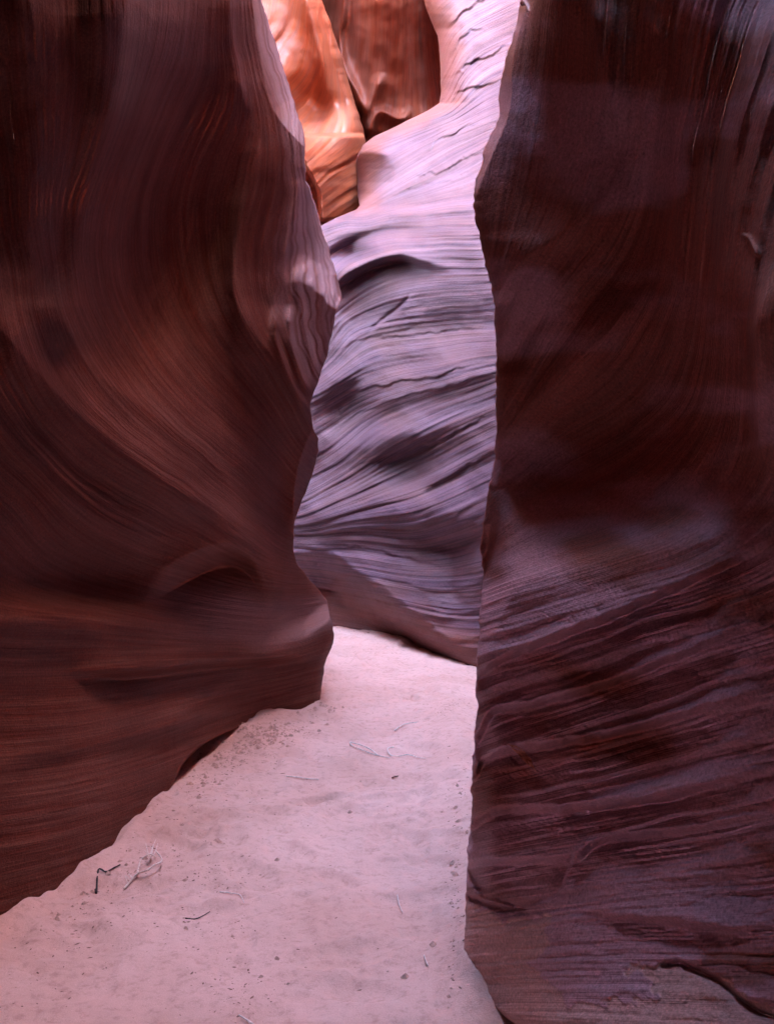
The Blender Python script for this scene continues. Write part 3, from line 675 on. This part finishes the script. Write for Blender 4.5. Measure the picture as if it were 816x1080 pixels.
ys = np.concatenate([np.linspace(-8, 2.3, 25, endpoint=False), np.linspace(2.3, 5, 260, endpoint=False), np.linspace(5, 12, 260, endpoint=False), np.linspace(12, 60, 30)])
xs = np.concatenate([np.linspace(-40, -2, 20, endpoint=False), np.linspace(-2, 1.2, 330, endpoint=False), np.linspace(1.2, 40, 22)])
XX, YY = np.meshgrid(xs, ys)
floor = grid_mesh("sand_floor", np.stack([XX, YY, sand_height(XX, YY)], -1), M_sand)
tag(floor, kind="structure")

# ------------------------------------------------------------------ what lies on the sand
def plain(name, col, rough=0.85):
    m = bpy.data.materials.new(name); m.use_nodes = True
    N = m.node_tree.nodes; L = m.node_tree.links; b = N["Principled BSDF"]
    t = N.new("ShaderNodeTexNoise"); t.inputs["Scale"].default_value = 90; t.inputs["Detail"].default_value = 4
    g = N.new("ShaderNodeNewGeometry"); L.new(g.outputs["Position"], t.inputs["Vector"])
    r = N.new("ShaderNodeValToRGB"); e = r.color_ramp.elements
    e[0].position = 0.3; e[0].color = (*[c * 0.6 for c in col], 1); e[1].position = 0.7; e[1].color = (*[min(1, c * 1.2) for c in col], 1)
    L.new(t.outputs["Fac"], r.inputs[0]); L.new(r.outputs[0], b.inputs["Base Color"]); b.inputs["Roughness"].default_value = rough
    return m
M_bleached = plain("bleached_wood", (0.72, 0.66, 0.62)); M_dark = plain("dark_bark", (0.07, 0.045, 0.04)); M_dry = plain("dry_grass", (0.78, 0.66, 0.60))
M_litter = plain("litter", (0.22, 0.12, 0.09)); M_clod = plain("crusted_sand", (0.52, 0.33, 0.27)); M_black = plain("charred_bark", (0.03, 0.022, 0.025))

def on_floor(px, py, h=0.0):
    px = np.asarray(px, float); py = np.asarray(py, float)
    z = 0.0 * px
    for _ in range(5):
        D = (CH - z) * F / (py - H0); x = (px - CX) / F * D; z = sand_height(x, D)
    return np.stack([x, D, z + h], -1)

def tube(name, P, r0, r1, mat, parent=None, origin=None, seg=6):
    P = smooth_poly3(P, 5); n = len(P); o_ = np.zeros(3) if origin is None else np.asarray(origin)
    T = np.gradient(P, axis=0); T /= np.linalg.norm(T, axis=1)[:, None] + 1e-9
    up = np.array([0.13, 0.2, 0.97]); A_ = np.cross(T, up); A_ /= np.linalg.norm(A_, axis=1)[:, None] + 1e-9; B_ = np.cross(T, A_)
    rs = np.random.RandomState(n * 7 + int(abs(P[0, 0]) * 1000) % 97)
    V, Fc = [], []
    for i in range(n):
        r = 1.1 * (r0 + (r1 - r0) * i / (n - 1)) * rs.uniform(0.8, 1.2)
        for k in range(seg):
            a = 2 * math.pi * k / seg; V.append(P[i] - o_ + r * (math.cos(a) * A_[i] + math.sin(a) * B_[i]))
    for i in range(n - 1):
        for k in range(seg):
            Fc.append((i * seg + k, i * seg + (k + 1) % seg, (i + 1) * seg + (k + 1) % seg, (i + 1) * seg + k))
    Fc.append(tuple(range(seg))[::-1]); Fc.append(tuple(range((n - 1) * seg, n * seg)))
    me = bpy.data.meshes.new(name); me.from_pydata([tuple(v) for v in V], [], Fc); me.materials.append(mat)
    for p in me.polygons: p.use_smooth = True
    o = bpy.data.objects.new(name, me); COL.objects.link(o)
    if parent: o.parent = parent
    elif origin is not None: o.location = tuple(origin)
    return o

def smooth_poly3(P, n):
    p = np.asarray(P, float)
    q = np.vstack([2 * p[0] - p[1], p, 2 * p[-1] - p[-2]]); out = []
    for i in range(1, len(q) - 2):
        for t in np.linspace(0, 1, n, endpoint=False):
            a, b, c, d = q[i - 1], q[i], q[i + 1], q[i + 2]
            out.append(0.5 * (2 * b + (c - a) * t + (2 * a - 5 * b + 4 * c - d) * t * t + (3 * b - a - 3 * c + d) * t ** 3))
    out.append(p[-1]); return np.array(out)

def twig(name, label, cat, strands, mat, group=None, part="strand"):
    """strands: [(pixel path, heights, radius0, radius1, part name)]"""
    c = on_floor([strands[0][0][0][0]], [strands[0][0][0][1]])[0]
    def pts(path, hs):
        a = np.array(path, float); return on_floor(a[:, 0], a[:, 1], np.asarray(hs, float) if not np.isscalar(hs) else hs)
    if len(strands) == 1:
        path, hs, r0, r1 = strands[0][:4]; o = tube(name, pts(path, hs), r0, r1, mat, None, c)
    else:
        o = bpy.data.objects.new(name, None); COL.objects.link(o); o.location = tuple(c); o.empty_display_size = 0.05
        for st in strands: tube(st[4] if len(st) > 4 else part, pts(st[0], st[1]), st[2], st[3], mat, o, c)
    return tag(o, label, cat, group, "thing")

twig("twig", "tangled bleached white twig with a looped end lying mid path on the sand", "twig",
     [([(369, 785), (376, 788), (385, 791), (393, 794.5), (398.5, 798)], [0.012, 0.02, 0.02, 0.015, 0.008], 0.004, 0.003, "stem"),
      ([(369, 785), (370.5, 787.5), (378, 791.5), (390, 796.5), (398.5, 798), (411, 800.5)], [0.012, 0.01, 0.012, 0.012, 0.008, 0.006], 0.0035, 0.002, "branch"),
      ([(415, 791.5), (408.5, 793.5), (412, 798.5), (420, 799.5), (430, 798), (441, 800), (449, 801)], [0.02, 0.02, 0.012, 0.012, 0.012, 0.008, 0.006], 0.0035, 0.002, "branch")], M_bleached)
twig("twig", "short bent white twig farthest along the path, above the tangled one", "twig", [([(416, 770), (422, 767.5), (429, 765), (440, 763.5)], 0.012, 0.004, 0.002)], M_bleached)
twig("twig", "thin straight white stick on the sand near the pale left buttress", "twig", [([(302, 820), (312, 821), (324, 822.5), (336, 823)], 0.008, 0.0035, 0.002)], M_bleached)
twig("twig", "tiny dark splinter lying just below the tangled white twig", "twig", [([(413.5, 822), (416, 820), (420, 816)], 0.008, 0.004, 0.002)], M_dark)
twig("stick", "dark bent stick lying against the foot of the left wall", "stick",
     [([(101, 937), (102, 931), (104, 926), (112, 921), (120, 917), (127, 913.5)], 0.006, 0.0042, 0.0022)], M_black)
twig("stick", "thin black curved stick lying alone on the sand right of the dry sprig", "stick", [([(196, 969.5), (206, 969.5), (214, 967), (221.5, 962.5)], 0.004, 0.0022, 0.0011)], M_black)
twig("twig", "faint pale forked stem lying right of the black curved stick", "twig", [([(232, 942), (240, 943), (248, 944), (254, 946), (257.5, 953)], 0.006, 0.0025, 0.0015)], M_bleached)
twig("twig", "white stick tip poking in at the bottom edge of the sand", "twig", [([(252, 1074), (257, 1077), (263, 1081), (275, 1090)], 0.01, 0.0022, 0.003)], M_bleached)
twig("twig", "thin pale stem standing near the foot of the right wall, lower down the path", "twig", [([(447, 1010), (448.5, 1015), (451, 1021)], 0.008, 0.002, 0.0015)], M_bleached)
twig("twig", "thin pale stem lying beside the right wall below its orange undercut", "twig", [([(419, 948), (420.5, 955), (424, 964)], 0.008, 0.002, 0.0015)], M_bleached)
sprig = [([(131, 939), (138, 932), (145, 926.5), (155, 925), (163, 921.5), (169.5, 917), (170.5, 912.5), (164, 905.5)], [0.006, 0.012, 0.018, 0.03, 0.035, 0.03, 0.03, 0.035], 0.0042, 0.0024, "stem"),
         ([(145, 926.5), (147, 920), (150, 915.5), (158, 912.5), (165, 914)], [0.018, 0.03, 0.04, 0.045, 0.04], 0.0034, 0.002, "stem")]
_r = np.random.RandomState(4)
for k in range(13):
    bx, by = (159 + _r.uniform(-2, 3), 911 + _r.uniform(-3, 3)) if k < 9 else (137 + _r.uniform(-3, 3), 930 + _r.uniform(-3, 3))
    tx, ty = (bx + _r.uniform(-5, 5), by - _r.uniform(6, 16)) if k < 9 else (bx + _r.uniform(-6, 1), by - _r.uniform(1, 7))
    sprig.append(([(bx, by), ((bx + tx) / 2 + _r.uniform(-1.5, 1.5), (by + ty) / 2), (tx, ty)], 0.035 if k < 9 else 0.012, 0.0018, 0.001, "blade"))
twig("dry_sprig", "dry pale grass sprig with a looped stem on the sand by the left wall", "dry grass", sprig, M_dry)

def scatter(name, spots, mat, smin, smax, flat, seed, label):
    rs = np.random.RandomState(seed); V, Fc = [], []
    for (cx, cy, sx, sy, n, rot) in spots:
        c, s_ = math.cos(math.radians(rot)), math.sin(math.radians(rot))
        a = rs.normal(0, 1, (n, 2)) if sx < 400 else rs.uniform(-1, 1, (n, 2))
        qx = cx + a[:, 0] * sx * c - a[:, 1] * sy * s_; qy = cy + a[:, 0] * sx * s_ + a[:, 1] * sy * c
        ok = (qy > 655) & (qy < 1130); P = on_floor(qx[ok], qy[ok])
        for p in P:
            r = smin * (smax / smin) ** (rs.rand() ** 2.2); a0 = rs.uniform(0, 6.28); el = rs.uniform(1.0, 3.2) if flat else rs.uniform(1.0, 1.5); b = len(V)
            ux, uy = math.cos(a0), math.sin(a0)
            for (l, w, h) in ((1, 0, 0.1), (0.3, 0.8, 0.0), (-0.5, 0.7, 0.15), (-1, -0.1, 0), (-0.3, -0.8, 0.1), (0.5, -0.7, 0), (0.1, 0.1, 0.85), (-0.35, -0.1, 0.7)):
                l *= el * r * rs.uniform(.75, 1.25); w *= r * rs.uniform(.7, 1.3); h *= r * (0.7 if flat else 1.1)
                V.append((p[0] + l * ux - w * uy, p[1] + l * uy + w * ux, p[2] + h - r * 0.1))
            for f in ((0, 1, 6), (1, 2, 6), (2, 7, 6), (2, 3, 7), (3, 4, 7), (4, 6, 7), (4, 5, 6), (5, 0, 6)): Fc.append(tuple(b + i for i in f))
    me = bpy.data.meshes.new(name); me.from_pydata(V, [], Fc); me.materials.append(mat)
    o = bpy.data.objects.new(name, me); COL.objects.link(o)
    return tag(o, label, "ground litter", None, "stuff")
scatter("plant_litter", [(250, 800, 45, 14, 420, -35), (290, 785, 22, 8, 160, -10), (140, 930, 60, 16, 260, -38), (80, 1010, 70, 40, 80, -20), (250, 850, 60, 30, 160, -20), (478, 745, 14, 4, 90, 5), (485, 830, 8, 45, 110, 8),
                         (480, 960, 6, 40, 60, 0), (248, 1045, 22, 18, 110, 60), (228, 925, 26, 8, 90, 5), (210, 975, 40, 10, 60, 0), (300, 900, 120, 110, 120, 0), (400, 690, 26, 6, 60, 10), (380, 665, 24, 4, 80, 5), (345, 745, 10, 6, 50, 0), (400, 780, 60, 40, 90, 0)],
        M_litter, 0.0013, 0.005, True, 11, "brown crumbs of bark and leaf scattered over the sand")
scatter("sand_clods", [(285, 774, 24, 5, 260, -10), (270, 782, 20, 7, 160, -20), (235, 800, 20, 8, 120, -35), (345, 748, 8, 4, 40, 0), (340, 752, 10, 4, 25, 0), (380, 664, 26, 3, 70, 6), (482, 900, 6, 70, 30, 4), (120, 920, 50, 6, 50, -38), (300, 900, 140, 120, 50, 0)],
        M_clod, 0.003, 0.018, False, 12, "crusted clods of pink sand along the feet of the walls")
